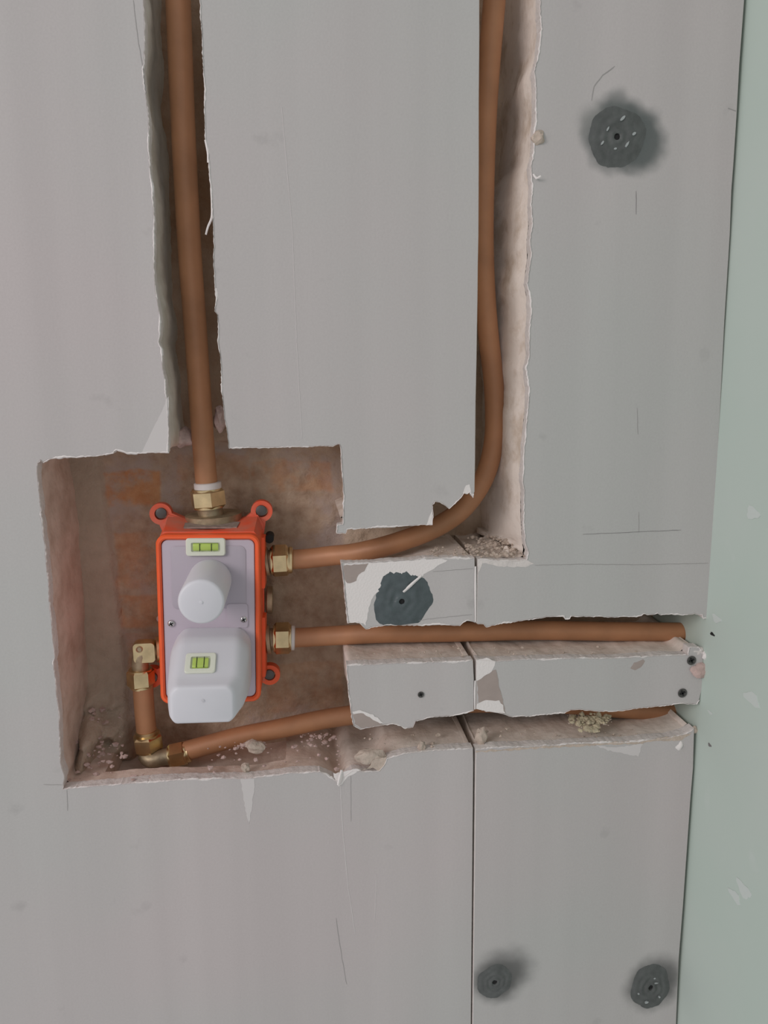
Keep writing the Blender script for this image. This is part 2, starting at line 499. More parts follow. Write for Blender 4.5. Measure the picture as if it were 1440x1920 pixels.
def prism(pts, rings, offs, mats_idx, name, mats, parent=None, caps=True, smooth=None):
    """rings: list of Y; offs(i, r) -> outward offset of point i at ring r"""
    bm = bmesh.new(); nr = normals2d(pts); n = len(pts); R_ = []
    for r, Y in enumerate(rings):
        R_.append([bm.verts.new((pts[i].x + nr[i].x * offs(i, r), Y if not callable(Y) else Y(i), pts[i].z + nr[i].z * offs(i, r))) for i in range(n)])
    if caps: f = bm.faces.new(R_[0]); f.material_index = mats_idx[0]
    for r in range(len(rings) - 1):
        for i in range(n):
            f = bm.faces.new((R_[r][i], R_[r][(i + 1) % n], R_[r + 1][(i + 1) % n], R_[r + 1][i])); f.material_index = mats_idx[1]
    if caps: f = bm.faces.new(R_[-1][::-1]); f.material_index = mats_idx[1]
    return link(name, bm, mats, parent, smooth=smooth)

def board(segs, label, face, seed, undercut, cat='plasterboard', fringe=1.0, backsegs=None, backoff=None):
    pts, kinds = mapped(segs, seed)
    root_o = Vector((sum(p.x for p in pts) / len(pts), 0.0125, min(p.z for p in pts)))
    ro = prism(pts, [0, .0006, .004, .008, .0125],
               lambda i, r: (-.0006 if r == 0 else 0) + (0 if kinds[i] != 'cut' else (n3(pts[i].x, r * .002, pts[i].z, 60) * .0010 if r > 1 else 0)),
               (0, 1), 'plasterboard_panel', [face, M['gypsum']], smooth=28)
    ro.data.polygons[0].use_smooth = False
    tag(ro, label, cat, 'plasterboard panels lining the wall')
    # torn white lip of the lining paper
    nr = normals2d(pts); bm = bmesh.new(); n = len(pts)
    for i in range(n):
        j = (i + 1) % n
        if kinds[i] != 'cut' or kinds[j] != 'cut': continue
        q = []
        for k in (i, j):
            p = pts[k]
            a = max(0, n3(p.x, 1, p.z, 55) + .12 + .3 * n3(p.x, 8, p.z, 260)) * .0022 * fringe
            b_ = max(0, n3(p.x, 4, p.z, 70) + .10 + .6 * n3(p.x, 2, p.z, 330)) * .0013 * fringe
            q.append((p - nr[k] * (a + .0002), p + nr[k] * (b_ + .0001), a))
        v = [bm.verts.new(q[0][0] + Vector((0, -.0001, 0))), bm.verts.new(q[1][0] + Vector((0, -.0001, 0))),
             bm.verts.new((q[1][1] + q[1][0]) / 2 + Vector((0, -.0008, 0))), bm.verts.new((q[0][1] + q[0][0]) / 2 + Vector((0, -.0008, 0))),
             bm.verts.new(q[1][1] + Vector((0, .0006, 0))), bm.verts.new(q[0][1] + Vector((0, .0006, 0)))]
        bm.faces.new((v[0], v[1], v[2], v[3])); bm.faces.new((v[3], v[2], v[4], v[5]))
    bmesh.ops.remove_doubles(bm, verts=bm.verts, dist=1e-6)
    if len(bm.faces): link('torn_paper_edge', bm, M['torn'], ro)['label'] = 'torn white paper edge'
    else: bm.free()
    # adhesive and plaster behind the board
    bp, bk_ = (pts, kinds) if backsegs is None else mapped(backsegs, seed + 50)
    ys = [.0128, .020, .028, .036, .046, .056, .066, .078, .090, .104, .118]
    src = bp; nb = len(src); bp = []
    for i in range(nb):
        if bk_[i] != 'cut': bp.append(src[i]); continue
        acc = Vector(); c_ = 0
        for k in range(-3, 4):
            if bk_[(i + k) % nb] == 'cut': acc += src[(i + k) % nb]; c_ += 1
        bp.append(acc / c_)
    def off(i, r):
        p = bp[i]
        if bk_[i] != 'cut': return -.0015
        Y = ys[r]
        o_ = -undercut if not callable(undercut) else -undercut(p, Y)
        o_ += (n3(p.x, Y * .6, p.z, 24) * .0032 + n3(p.x, Y, p.z, 75) * .0010 + n3(p.x, Y, p.z, 190) * .0006) * min(1, (Y - .01) / .02)
        if .185 < p.x < .262 and .98 < p.z < 1.03:      # crumbled heap at the foot of the right chase
            k = max(0, min(1, (Y - .008) / .02)) * max(0, min(1, (p.x - .185) / .02))
            o_ += k * (.0045 + .010 * n3(p.x, Y, p.z, 60) + .005 * n3(p.x, Y, p.z, 170))
        return o_ - .0004
    b2 = prism(bp, ys, off, (0, 0), 'plaster_backing', M['plaster'], wall_back, caps=False, smooth=50)
    return ro

stainD = [(P(1194, 264, 0), .0265, .3, .93, (.115, .13, .127)), (P(1160, 252, 0), .031, .3, .92, (.12, .135, .132)), (P(1112, 225, 0), .012, .7, .5, (.2, .21, .2))]
stainB = [(P(948, 1824, 0), .026, .6, .9, (.12, .122, .118)), (P(925, 1842, 0), .023, .4, .9, (.12, .122, .118)),
          (P(1222, 1847, 0), .029, .45, .95, (.12, .122, .118)), (P(1238, 1828, 0), .020, .7, .75, (.14, .142, .138))]
faceA = board_mat('grey_paper_left'); faceC = M['paper']
faceD = board_mat('grey_paper_right', stainD); faceB = board_mat('grey_paper_lower_right', stainB)

A_cut = [(258, -260), (266, -60), (269, 0), (272, 60), (271, 100), (268, 130), (274, 180), (279, 225), (280, 300), (281.5, 320), (286, 350), (288, 390), (290, 440), (289, 500), (291, 540), (299, 585), (301, 610), (300, 630), (297, 641), (303, 655), (305, 690), (310, 712), (312, 740), (314.5, 775), (316, 810), (315.5, 848),
         (295, 849), (270, 850), (239, 850), (232, 847.5), (226, 845), (218, 844), (212, 850), (185, 855), (160, 857), (143, 858.5), (102, 858.5), (90, 861), (81, 867), (76, 862), (71, 868),
         (69.5, 883), (73.5, 925), (76.7, 954), (75.6, 965), (80, 987), (81, 1004), (85, 1025), (87, 1062), (91, 1092), (93, 1137), (97, 1171), (99.6, 1200), (101.7, 1215), (103, 1233), (100, 1245), (105, 1275), (106, 1300), (111, 1344), (113, 1428), (121, 1455), (118, 1479),
         (132, 1478), (171, 1474), (227, 1469.5), (288, 1465), (354, 1461), (420, 1459), (449, 1460), (481, 1458), (545, 1449), (600, 1447), (622, 1457), (632, 1464), (636, 1472), (641, 1460), (660, 1445), (676, 1446), (690, 1447), (711, 1445), (719, 1436), (726, 1422), (759, 1412.5), (804, 1408), (855, 1404.5), (887, 1403)]
segA = [('cut', A_cut), ('joint', [(887, 1403), (887.5, 1430), (885.5, 1660), (883, 1920), (880, 2220)]), ('far', [(880, 2220), (-420, 2220), (-320, -260), (258, -260)])]
def undA(p, Y):
    q = .0005
    # the square recess was chopped out deeper below its lower lip
    if p.z < .83 and -.20 < p.x < -.02:
        q += max(0, min(1, (Y - .032) / .006)) * .022
    return q
boardA = board(segA, 'large grey plasterboard sheet at left and below the square recess', faceA, 1, undA)

C_cut = [(375, 0), (378.7, 72), (381.5, 144), (384.6, 168), (383, 204), (384.6, 259), (389.5, 283), (391, 309), (395.5, 360), (398, 396), (400, 432), (401, 460), (400.5, 485), (402.5, 540), (405, 560), (403, 583), (408, 590), (409.5, 640), (414, 677), (416, 727), (421, 785), (425, 802), (429, 841),
         (500, 839), (560, 838), (600, 836.5), (624, 836), (636, 833), (640, 842), (641, 880), (645, 935), (643, 983), (633, 985), (632, 999), (648, 1000), (650.5, 992.5), (731, 989), (789, 984.5), (811, 984.5), (811.7, 963), (811, 947), (815, 940), (825.5, 941.6), (837, 949.4), (842, 955), (850.5, 946.7), (861.7, 935.5), (870, 924.4), (876, 926), (881, 923), (886.7, 933), (890, 922)]
segC = [('far', [(900, -260), (370, -260)]), ('cut', [(370, -260)] + C_cut),
        ('clean', [(890, 922), (891, 857), (892, 752), (893.7, 674), (895.6, 557), (896.3, 492), (897.4, 440), (898, 311), (898, 192), (899, 72), (899, 0), (900, -260)])]
boardC = board(segC, 'grey plasterboard panel between the two vertical pipe chases', faceC, 2, .012)

D_l = [(1010, -260), (1013, -20), (1012.8, 29), (1015, 55), (1009, 105), (1002, 134), (1005.6, 168), (1004.5, 227), (1002, 251), (1001, 287), (996, 311), (998.5, 347), (996.5, 383), (998, 419), (993.7, 455), (996, 474), (992, 508), (989, 531), (993, 549), (996, 586), (993, 622), (992, 669), (987, 690), (992, 726), (990.6, 765), (984, 831), (981.5, 883), (980, 903), (983, 922), (982.5, 963), (984, 1013), (991, 1035), (988, 1050),
       (960, 1052), (930, 1051), (896, 1048)]
D_b = [(893, 1169), (907, 1170), (912, 1175), (947, 1168.6), (981.5, 1163), (1027, 1156.5), (1058, 1156), (1060, 1161), (1068, 1160), (1070, 1155), (1103, 1156), (1155, 1157.5), (1193, 1156), (1202, 1154.7), (1205.5, 1151), (1217.6, 1153), (1233, 1150.5), (1238.5, 1153), (1259, 1152), (1280, 1154), (1301, 1151), (1316.6, 1153), (1319, 1160), (1330, 1158)]
D_r = [(1330, 1158), (1328, 1128), (1329, 1099), (1332, 1069), (1336.5, 1026), (1339, 985), (1343, 915), (1345, 880), (1350, 780), (1359, 600), (1369, 440), (1372, 357), (1376, 305), (1382, 212), (1387, 120), (1396, 0), (1410, -260)]
segD = [('far', [(1410, -260), (1010, -260)]), ('cut', D_l), ('joint', [(896, 1048), (895, 1080), (893, 1169)]), ('cut', D_b), ('clean', D_r)]
def undD(p, Y):
    if p.x < .26 and p.z > 1.02:
        a = max(0, min(1, (1.395 - p.z) / .03))
        t = max(0, min(1, (Y - .015) / .075))
        return -(.002 + .014 * a) * t
    return .001
boardD = board(segD, 'tall grey plasterboard panel at right of the right-hand pipe chase, with one dark sealant patch', faceD, 3, undD)

segE = [('cut', [(640, 1056), (700, 1054), (760, 1050), (820, 1046), (890, 1046)]), ('joint', [(890, 1046), (891, 1080), (890.5, 1167.5)]),
        ('cut', [(890.5, 1167.5), (887, 1166), (878, 1163), (866, 1169), (861.7, 1173), (814.5, 1172), (775.5, 1172.5), (739.5, 1171.7), (703, 1174.5), (685, 1180), (676, 1170), (670, 1166), (653, 1167.5), (648, 1130), (645, 1095), (640, 1056)])]
bE = [('cut', [(652, 1080), (720, 1076), (770, 1062), (830, 1047), (889, 1046)]), ('joint', [(889, 1046), (889, 1166)]), ('cut', [(889, 1166), (660, 1162), (652, 1080)])]
boardE = board(segE, 'small torn plasterboard piece under the pipe bend, with a dark sealant patch', M['paper'], 4, .001, backsegs=bE)

segF = [('cut', [(650, 1247), (690, 1246), (750, 1243), (791, 1242), (849, 1240), (887, 1238)]), ('joint', [(887, 1238), (889, 1280), (889, 1332)]),
        ('cut', [(889, 1332), (849, 1342), (817, 1344), (779, 1352), (774, 1363), (759.6, 1366), (747, 1360), (737, 1357), (718, 1359), (695.7, 1363), (675, 1367), (664, 1361), (660.5, 1349), (657, 1320), (653.5, 1304), (652.5, 1272), (650, 1247)])]
boardF = board(segF, 'short plasterboard strip beside the recess, between the two horizontal pipes', M['paper'], 5, .001)

segG = [('cut', [(893, 1236), (929.5, 1240), (981.5, 1236), (1027, 1235.5), (1086, 1234), (1124, 1234.6), (1172, 1233), (1207, 1231), (1242, 1229), (1290, 1228), (1293, 1214), (1311, 1213), (1319, 1224)]),
        ('clean', [(1319, 1224), (1318, 1260), (1316, 1293), (1311, 1313)]),
        ('cut', [(1311, 1313), (1306, 1320), (1280, 1319.7), (1249, 1322), (1179.5, 1330), (1148, 1335), (1120, 1333), (1085.7, 1330), (1070, 1331), (1058, 1337), (1044, 1338), (1009, 1342), (960.7, 1344), (952, 1342), (947, 1339), (915, 1334), (893, 1330)]),
        ('joint', [(893, 1330), (893, 1280), (893, 1236)])]
boardG = board(segG, 'long plasterboard strip between the two horizontal pipes, ending at the green wall', M['paper'], 6, .001)

segB = [('cut', [(892, 1406), (929, 1401), (981, 1400), (1034, 1397), (1082, 1394), (1124, 1392), (1180, 1391), (1207, 1387), (1250, 1384), (1285, 1376), (1302, 1366)]),
        ('clean', [(1302, 1366), (1300, 1440), (1295, 1500), (1288, 1600), (1281, 1700), (1273, 1800), (1268, 1920), (1252, 2220)]),
        ('far', [(1252, 2220), (882, 2220)]), ('joint', [(882, 2220), (886, 1920), (889, 1660), (891.5, 1430), (892, 1406)])]
boardB = board(segB, 'lower right grey plasterboard panel with two dark sealant patches', faceB, 7, .001)

# ---- surface marks on the boards (each a part of its board)
def decal(parent, name, pts, mt, Y=-.0002, th=.0003, label=None, seed=0, jit=1.2, step=5):
    rs = resample(list(pts) + [pts[0]], step)[:-1]; rnd = random.Random(seed + len(rs))
    q = [P(p.x + rnd.uniform(-jit, jit), p.y + rnd.uniform(-jit, jit), Y) for p in rs]
    bm = bmesh.new()
    a = [bm.verts.new(p) for p in q]; b = [bm.verts.new(p + Vector((0, th, 0))) for p in q]
    bm.faces.new(a); bm.faces.new(b[::-1])
    for i in range(len(q)):
        j = (i + 1) % len(q); bm.faces.new((a[i], a[j], b[j], b[i]))
    o = link(name, bm, mt, parent)
    if label: o['label'] = label
    return o

def line(parent, name, pts, mt, w_=.0004, label=None, wob=.4):
    rs = resample(pts, 8); rnd = random.Random(int(pts[0][0]))
    q = [P(p.x + rnd.uniform(-wob, wob), p.y + rnd.uniform(-wob, wob), -.0002) for p in rs]
    bm = bmesh.new(); vs = []
    for i, p in enumerate(q):
        t = (q[min(i + 1, len(q) - 1)] - q[max(i - 1, 0)]).normalized(); s = Vector((t.z, 0, -t.x))
        k = w_ * (.5 if i in (0, len(q) - 1) else rnd.uniform(.8, 1.2)) / 2
        vs.append((bm.verts.new(p + s * k), bm.verts.new(p - s * k), bm.verts.new(p + s * k + Vector((0, .0004, 0))), bm.verts.new(p - s * k + Vector((0, .0004, 0)))))
    for i in range(len(vs) - 1):
        a, b = vs[i], vs[i + 1]
        bm.faces.new((a[0], b[0], b[1], a[1])); bm.faces.new((a[0], a[2], b[2], b[0])); bm.faces.new((a[1], b[1], b[3], a[3]))
    o = link(name, bm, mt, parent)
    if label: o['label'] = label
    return o

decal(boardE, 'exposed_gypsum', [(645, 1057), (700, 1055), (760, 1051), (822, 1047), (840, 1050), (822, 1060), (800, 1074), (776, 1092), (765, 1110), (764, 1100), (772, 1090), (765, 1078), (745, 1074), (735, 1085), (722, 1103), (705, 1112), (694, 1130), (690, 1150), (686, 1172), (680, 1168), (655, 1166), (650, 1130), (647, 1095)], M['torn'], label='white gypsum where the paper is torn off')
decal(boardE, 'peeled_paper', [(644, 1060), (690, 1057), (684, 1070), (672, 1078), (668, 1090), (652, 1094), (647, 1090)], M['kraft'], Y=-.0004, label='brown inner paper')
decal(boardG, 'exposed_gypsum', [(893, 1238), (912, 1233), (929, 1241), (925, 1255), (912, 1266), (900, 1274), (894, 1276)], M['torn'], label='white gypsum where the paper is torn off')
decal(boardG, 'peeled_paper', [(895, 1278), (903, 1272), (915, 1264), (930, 1256), (934, 1275), (942, 1312), (948, 1338), (930, 1334), (897, 1316)], M['kraft'], Y=-.0003, label='brown inner paper')
decal(boardG, 'exposed_gypsum', [(894, 1319), (912, 1312), (935, 1314), (943, 1322), (947, 1338), (915, 1333), (894, 1329)], M['torn'], Y=-.0005)
decal(boardG, 'peeled_paper', [(1182, 1253), (1190, 1243), (1206, 1236), (1210, 1240), (1203, 1250), (1190, 1258)], M['kraft'])
decal(boardF, 'peeled_paper', [(662, 1337), (676, 1334), (690, 1340), (704, 1350), (716, 1358), (698, 1362), (676, 1365), (666, 1358)], M['kraft'], label='brown inner paper')
decal(boardF, 'exposed_gypsum', [(660, 1334), (676, 1331), (694, 1338), (712, 1348), (718, 1356), (713, 1357), (690, 1343), (676, 1336), (664, 1340)], M['torn'], Y=-.0005)
decal(boardB, 'torn_paper_flake', [(1112, 1396), (1155, 1402), (1205, 1394), (1198, 1418), (1165, 1412), (1140, 1407)], M['scratch'], label='pale flake of torn paper')
decal(boardB, 'exposed_gypsum', [(893, 1408), (1000, 1401), (1110, 1394), (1204, 1389), (1280, 1378), (1296, 1374), (1280, 1388), (1230, 1390), (1204, 1394), (1110, 1398), (1000, 1404), (893, 1411)], M['beige'], jit=1.4)
decal(boardA, 'torn_paper_flake', [(451, 1460), (478, 1459), (476, 1490), (471, 1520), (467, 1546), (463, 1530), (456, 1495)], M['scratch'], label='pointed pale flake of torn paper')
decal(boardA, 'torn_paper_flake', [(316, 742), (316, 847), (266, 849), (283, 812), (300, 778)], M['scratch'], jit=.6, label='pale strip of peeled paper')
decal(boardA, 'exposed_gypsum', [(624, 1450), (641, 1449), (662, 1441), (676, 1444), (652, 1456), (641, 1470), (635, 1474), (630, 1462)], M['torn'])
decal(boardA, 'exposed_gypsum', [(678, 1444), (690, 1440), (700, 1424), (724, 1420), (722, 1436), (713, 1446), (700, 1440)], M['beige'])
decal(boardC, 'exposed_gypsum', [(800, 984), (805, 970), (811, 955), (811, 984)], M['torn'], jit=.6)
decal(boardC, 'exposed_gypsum', [(868, 925), (874, 910), (880, 908), (884, 922), (887, 932), (880, 923), (876, 927)], M['torn'], jit=.6)
decal(boardD, 'exposed_gypsum', [(896, 1049), (940, 1050), (988, 1050), (1000, 1056), (985, 1064), (940, 1062), (905, 1056), (897, 1075)], M['gypsum'])
decal(boardD, 'paper_flap', [(1337, 985), (1347, 960), (1350, 975), (1352, 1012), (1345, 1000), (1341, 1010)], M['paper'], Y=-.001, th=.0008)

line(boardD, 'pencil_line', [(1003, 1060), (1100, 1058), (1200, 1059), (1328, 1056)], M['pencil_soft'])
line(boardD, 'pencil_line', [(1093, 1002), (1180, 998), (1277, 994)], M['pencil'])
line(boardD, 'pencil_line', [(1193, 358), (1193, 402)], M['pencil'])
line(boardD, 'pencil_line', [(1195, 765), (1196, 815)], M['pencil_soft'])
line(boardD, 'pencil_line', [(1198, 960), (1198, 998)], M['pencil_soft'])
line(boardD, 'pencil_line', [(1153, 124), (1130, 141), (1114, 162), (1109, 188)], M['pencil_soft'], .0008)
line(boardD, 'pencil_line', [(1365, 203), (1380, 208)], M['pencil_soft'], .0015)
line(boardE, 'pencil_line', [(812, 1072), (888, 1066)], M['pencil_soft'])
line(boardE, 'pencil_line', [(785, 1163), (885, 1152)], M['pencil_soft'])
line(boardA, 'scratch', [(638, 1472), (643, 1560), (652, 1660), (666, 1752)], M['scratch'], .0008)
line(boardA, 'pencil_line', [(630, 1722), (640, 1790), (650, 1846)], M['pencil_soft'], .0005)
line(boardA, 'pencil_line', [(658, 1455), (658, 1540)], M['pencil_soft'], .0004)
line(boardA, 'pencil_line', [(702, 1730), (706, 1640)], M['scratch'], .0006)
line(boardA, 'pencil_line', [(82, 1471), (116, 1472)], M['pencil_soft'], .0005)
line(boardA, 'pencil_line', [(125, 1482), (127, 1520)], M['pencil_soft'], .0005)
line(boardA, 'crease', [(250, 0), (258, 70), (268, 128), (274, 175)], M['pencil_soft'], .0005)
line(boardC, 'scratch', [(528, 200), (548, 430), (556, 640), (566, 822)], M['scratch'], .0005)
# curled shreds of paper
def shred(parent, pts, w_, mt):
    q = catmull([P(*p) for p in pts], .002); bm = bmesh.new(); prev = None
    for i, p in enumerate(q):
        t = (q[min(i + 1, len(q) - 1)] - q[max(i - 1, 0)]).normalized(); s = Vector((t.z, 0, -t.x)).normalized()
        k = w_ * (1 - .6 * abs(i / (len(q) - 1) - .4))
        cur = [bm.verts.new(p + s * k), bm.verts.new(p + Vector((0, -k * .6, 0))), bm.verts.new(p - s * k), bm.verts.new(p + Vector((0, k * .5, 0)))]
        if prev:
            for a in range(4): bm.faces.new((prev[a], prev[(a + 1) % 4], cur[(a + 1) % 4], cur[a]))
        prev = cur
    return link('paper_shred', bm, mt, parent)
shred(boardC, [(396, 352, 0), (398, 385, .001), (397, 408, .003), (390, 425, .006), (386, 440, .009)], .0012, M['torn'])
shred(boardC, [(385, 262, 0), (390, 285, 0), (390, 305, .001)], .0012, M['torn'])
shred(boardC, [(405, 540, 0), (407, 556, 0), (404, 580, .001)], .001, M['torn'])
shred(boardD, [(1000, 326, 0), (1006, 334, -.003), (1014, 330, -.005)], .0012, M['torn'])
shred(boardA, [(641, 1444, 0), (637, 1458, -.003), (634, 1472, -.003)], .0018, M['torn'])
shred(boardE, [(756, 1110, -.001), (765, 1102, -.002), (778, 1090, -.002), (790, 1080, -.001)], .0016, M['torn'])
shred(boardD, [(891.5, 1062, -.0003), (891.5, 1110, -.0004), (891.5, 1166, -.0003)], .0011, M['torn'])
shred(boardG, [(891, 1276, -.0003), (890.5, 1300, -.0004), (890.5, 1330, -.0003)], .001, M['torn'])

# ------------------------------------------------------------------ dark sealant patches over the fixings
def patch(px, py, r_px, label, mt, seed, holes=.0028, lobes=.12, clip=None, sy=1.0):
    c = P(px, py, 0); r = r_px / 1441 * (c - CAM).dot(-bk)
    bm = bmesh.new(); rnd = random.Random(seed); na, nr_ = 72, 18
    rings = []
    for i in range(nr_ + 1):
        t = i / nr_; ring = []
        for k in range(na):
            a = 2 * pi * k / na
            R_ = r * (1 + lobes * noise.noise(Vector((cos(a) * 1.7, sin(a) * 1.7, seed))) * 2 + .03 * noise.noise(Vector((cos(a) * 9, sin(a) * 9, seed))))
            rr = holes + (R_ - holes) * t
            x, z = cos(a) * rr, sin(a) * rr * sy
            if clip:
                for (cxx, czz, dd) in clip:      # straight edges where the patch stops at the board edge
                    e = x * cxx + z * czz - dd
                    if e > 0: x -= cxx * e; z -= czz * e
            hgt = .0016 * (1 - t ** 3) + .0007 * sin(t * 19 + 1.5 * noise.noise(Vector((cos(a), sin(a), seed * 2)))) * (1 - t) + .0005 * noise.noise(Vector((x * 160, z * 160, seed)))
            if t > .97: hgt = .0001
            ring.append(bm.verts.new((x, -max(hgt, .0001), z)))
        rings.append(ring)
    for i in range(nr_):
        for k in range(na):
            bm.faces.new((rings[i][k], rings[i][(k + 1) % na], rings[i + 1][(k + 1) % na], rings[i + 1][k]))
    low = [bm.verts.new((v.co.x, .0008, v.co.z)) for v in rings[-1]]
    for k in range(na): bm.faces.new((rings[-1][k], rings[-1][(k + 1) % na], low[(k + 1) % na], low[k]))
    inner = [bm.verts.new((v.co.x, -.0002, v.co.z)) for v in rings[0]]
    for k in range(na): bm.faces.new((rings[0][k], rings[0][(k + 1) % na], inner[(k + 1) % na], inner[k]))
    o = link('sealant_patch', bm, mt, smooth=50); o.location = c
    tag(o, label, 'sealant patch', 'dark sealant patches over fixings')
    bm = bmesh.new(); lathe(bm, (0, -.0003, 0), (0, .001, 0), [(0, holes * 1.02), (.0012, holes * 1.02)], 20)
    link('screw_hole', bm, M['black'], o)['label'] = 'black centre hole'
    return o
pt = patch(1156, 257, 55, 'dark grey sealant patch near the top of the right-hand panel', M['smear2'], 11, lobes=.06)
patch(753, 1127, 57, 'scalloped dark slate sealant patch on the small torn piece under the pipe bend', M['smear'], 5, lobes=.14, clip=((0.05, -1, .0240), (-.93, .37, .0262)))
patch(927, 1840, 34, 'dark grey sealant patch beside the vertical board joint at the bottom', M['smear2'], 23, lobes=.06)
pb = patch(1219, 1850, 38, 'dark grey sealant patch beside the green wall at the bottom', M['smear2'], 31, lobes=.06, sy=1.25)

def flecks(o, lst):  # thin pale chips that paint specular highlights onto the glossy sealant
    base = o.location
    for n_, (px, py, l, w_, ang) in enumerate(lst):
        c = P(px, py, 0) - base; bm = bmesh.new(); u = Vector((cos(ang), 0, sin(ang))); v = Vector((-sin(ang), 0, cos(ang)))
        top = [bm.verts.new(c + u * l * cos(a) * (1 + .2 * sin(5 * a + n_)) + v * w_ * sin(a) + Vector((0, -.0024, 0))) for a in [2 * pi * k / 10 for k in range(10)]]
        bot = [bm.verts.new(q.co + Vector((0, .0022, 0))) for q in top]
        bm.faces.new(top); bm.faces.new(bot[::-1])
        for k in range(10): bm.faces.new((top[k], top[(k + 1) % 10], bot[(k + 1) % 10], bot[k]))
        link('highlight_fleck', bm, M['fleck'], o)['label'] = 'painted pale highlight'
M['fleck'] = simple('highlight_fleck', (.38, .41, .41), .4)
flecks(pt, [(1166, 223, .0030, .0012, .8), (1138, 243, .0022, .0008, 1.1), (1174, 272, .0030, .0010, 1.0), (1187, 252, .0020, .0012, .6), (1128, 269, .0020, .0009, 1.0), (1152, 280, .0014, .0009, .2)])
flecks(pb, [(1226, 1832, .0012, .0008, .3), (1229, 1841, .0022, .0006, .1), (1211, 1877, .0022, .0012, .2), (1235, 1867, .0012, .001, .4), (1196, 1861, .001, .0008, .4)])

# ------------------------------------------------------------------ screws in the strips
def screw(px, py, r_px, label, depth=.0):
    c = P(px, py, depth); r = r_px / 1441 * (c - CAM).dot(-bk)
    e = empty('drywall_screw', c, label, 'screw', 'dark screws in the plasterboard strips')
    bm = bmesh.new()
    lathe(bm, (0, .0, 0), (0, .01, 0), [(-.0006, r * .45), (-.0012, r * .95), (-.0008, r), (.0015, r * .8), (.006, r * .35), (.03, r * .3)], 24)
    link('screw_head', bm, M['steel'], e, smooth=40)
    bm = bmesh.new()
    for a in (0.4, 0.4 + pi / 2):
        ca, sa = cos(a) * r * .6, sin(a) * r * .6; n_ = Vector((-sin(a), 0, cos(a))) * r * .16
        p = [Vector((-ca, -.0014, -sa)) - n_, Vector((ca, -.0014, sa)) - n_, Vector((ca, -.0014, sa)) + n_, Vector((-ca, -.0014, -sa)) + n_]
        A_ = [bm.verts.new(v) for v in p]; B_ = [bm.verts.new(v + Vector((0, .001, 0))) for v in p]
        bm.faces.new(A_); bm.faces.new(B_[::-1])
        for i in range(4): bm.faces.new((A_[i], A_[(i + 1) % 4], B_[(i + 1) % 4], B_[i]))
    link('cross_slot', bm, M['black'], e)
    return e
screw(1296, 1238, 9, 'upper dark screw at the end of the long strip, beside the pink plaster lump')
screw(1279, 1299, 9, 'lower dark screw at the end of the long strip, close to its bottom edge')
screw(789, 1302, 6, 'small dark screw sunk in the middle of the short strip')

# ------------------------------------------------------------------ pipes
def pipe(pts, r, label):
    q = catmull([P(*p) for p in pts], .005); bm = bmesh.new(); tube(bm, q, r, 28)
    o = link('copper_pipe', bm, M['pipe'], smooth=60)
    return tag(o, label, 'pipe')
PR = .0104
pipe([(326, -260, .03), (330, -100, .035), (334, 0, .04), (343, 230, .048), (355, 460, .056), (368, 640, .062), (378, 790, .067), (385, 880, .07), (389, 925, .072)], .0110,
     'straight vertical copper-brown pipe dropping through the left chase to the top of the valve')
pipe([(536, 1049, .075), (570, 1048, .073), (620, 1042, .066), (660, 1038, .056), (703, 1029, .048), (745, 1017, .045), (800, 997, .046), (842, 974, .05), (872, 949, .053), (903, 905, .057), (921, 855, .06), (928, 800, .062), (926, 720, .062), (917, 640, .06), (910, 560, .058), (906, 460, .056), (907, 340, .054), (911, 220, .05), (918, 110, .046), (927, 0, .042), (935, -120, .036), (942, -260, .03)], PR,
     'copper-brown pipe bending from the valve up through the right chase')
pipe([(540, 1196, .075), (570, 1195, .073), (620, 1192, .068), (660, 1190, .062), (720, 1187, .056), (850, 1185, .053), (1000, 1182, .052), (1150, 1184, .051), (1290, 1185, .05), (1345, 1185, .05)], PR,
     'level copper-brown pipe running in the upper horizontal slot to the green wall')
pipe([(338, 1411, .064), (400, 1394, .064), (450, 1381, .064), (520, 1367, .063), (600, 1350, .062), (650, 1342, .06), (720, 1333, .059), (800, 1325, .058), (900, 1318, .056), (1050, 1320, .056), (1180, 1330, .057), (1290, 1337, .058), (1335, 1338, .058)], PR,
     'lowest copper-brown pipe, from the corner elbow behind the strips to the green wall')
pipe([(267, 1262, .07), (270, 1320, .07), (277, 1395, .07)], .0104, 'short vertical copper-brown pipe joining the two brass elbows')

# ------------------------------------------------------------------ mixer valve
VO = Vector((-.0895, .025, .9603)); VR = radians(1.7)
valve = empty('shower_valve', VO, 'concealed shower mixer valve with orange housing and white protective covers in the square recess', 'shower valve')
valve.rotation_euler = (0, VR, 0)
VI = Matrix.Rotation(-VR, 3, 'Y')
def VL(px, py, Y):
    return VI @ (P(px, py, Y) - VO)

def rrect(x0, x1, z0, z1, r, n=6, ch=None):
    """rounded rectangle, 4*(n+1) points. r may be 4 radii: TR, TL, BL, BR"""
    if not isinstance(r, (list, tuple)): r = [r] * 4
    out = []
    for (cx, cz, a0, rr) in ((x1, z1, 0, r[0]), (x0, z1, 90, r[1]), (x0, z0, 180, r[2]), (x1, z0, 270, r[3])):
        sx = -1 if cx == x1 else 1; sz = -1 if cz == z1 else 1
        for k in range(n + 1):
            a = radians(a0 + 90 * k / n)
            out.append((cx + sx * rr + cos(a) * rr, cz + sz * rr + sin(a) * rr))
    return out

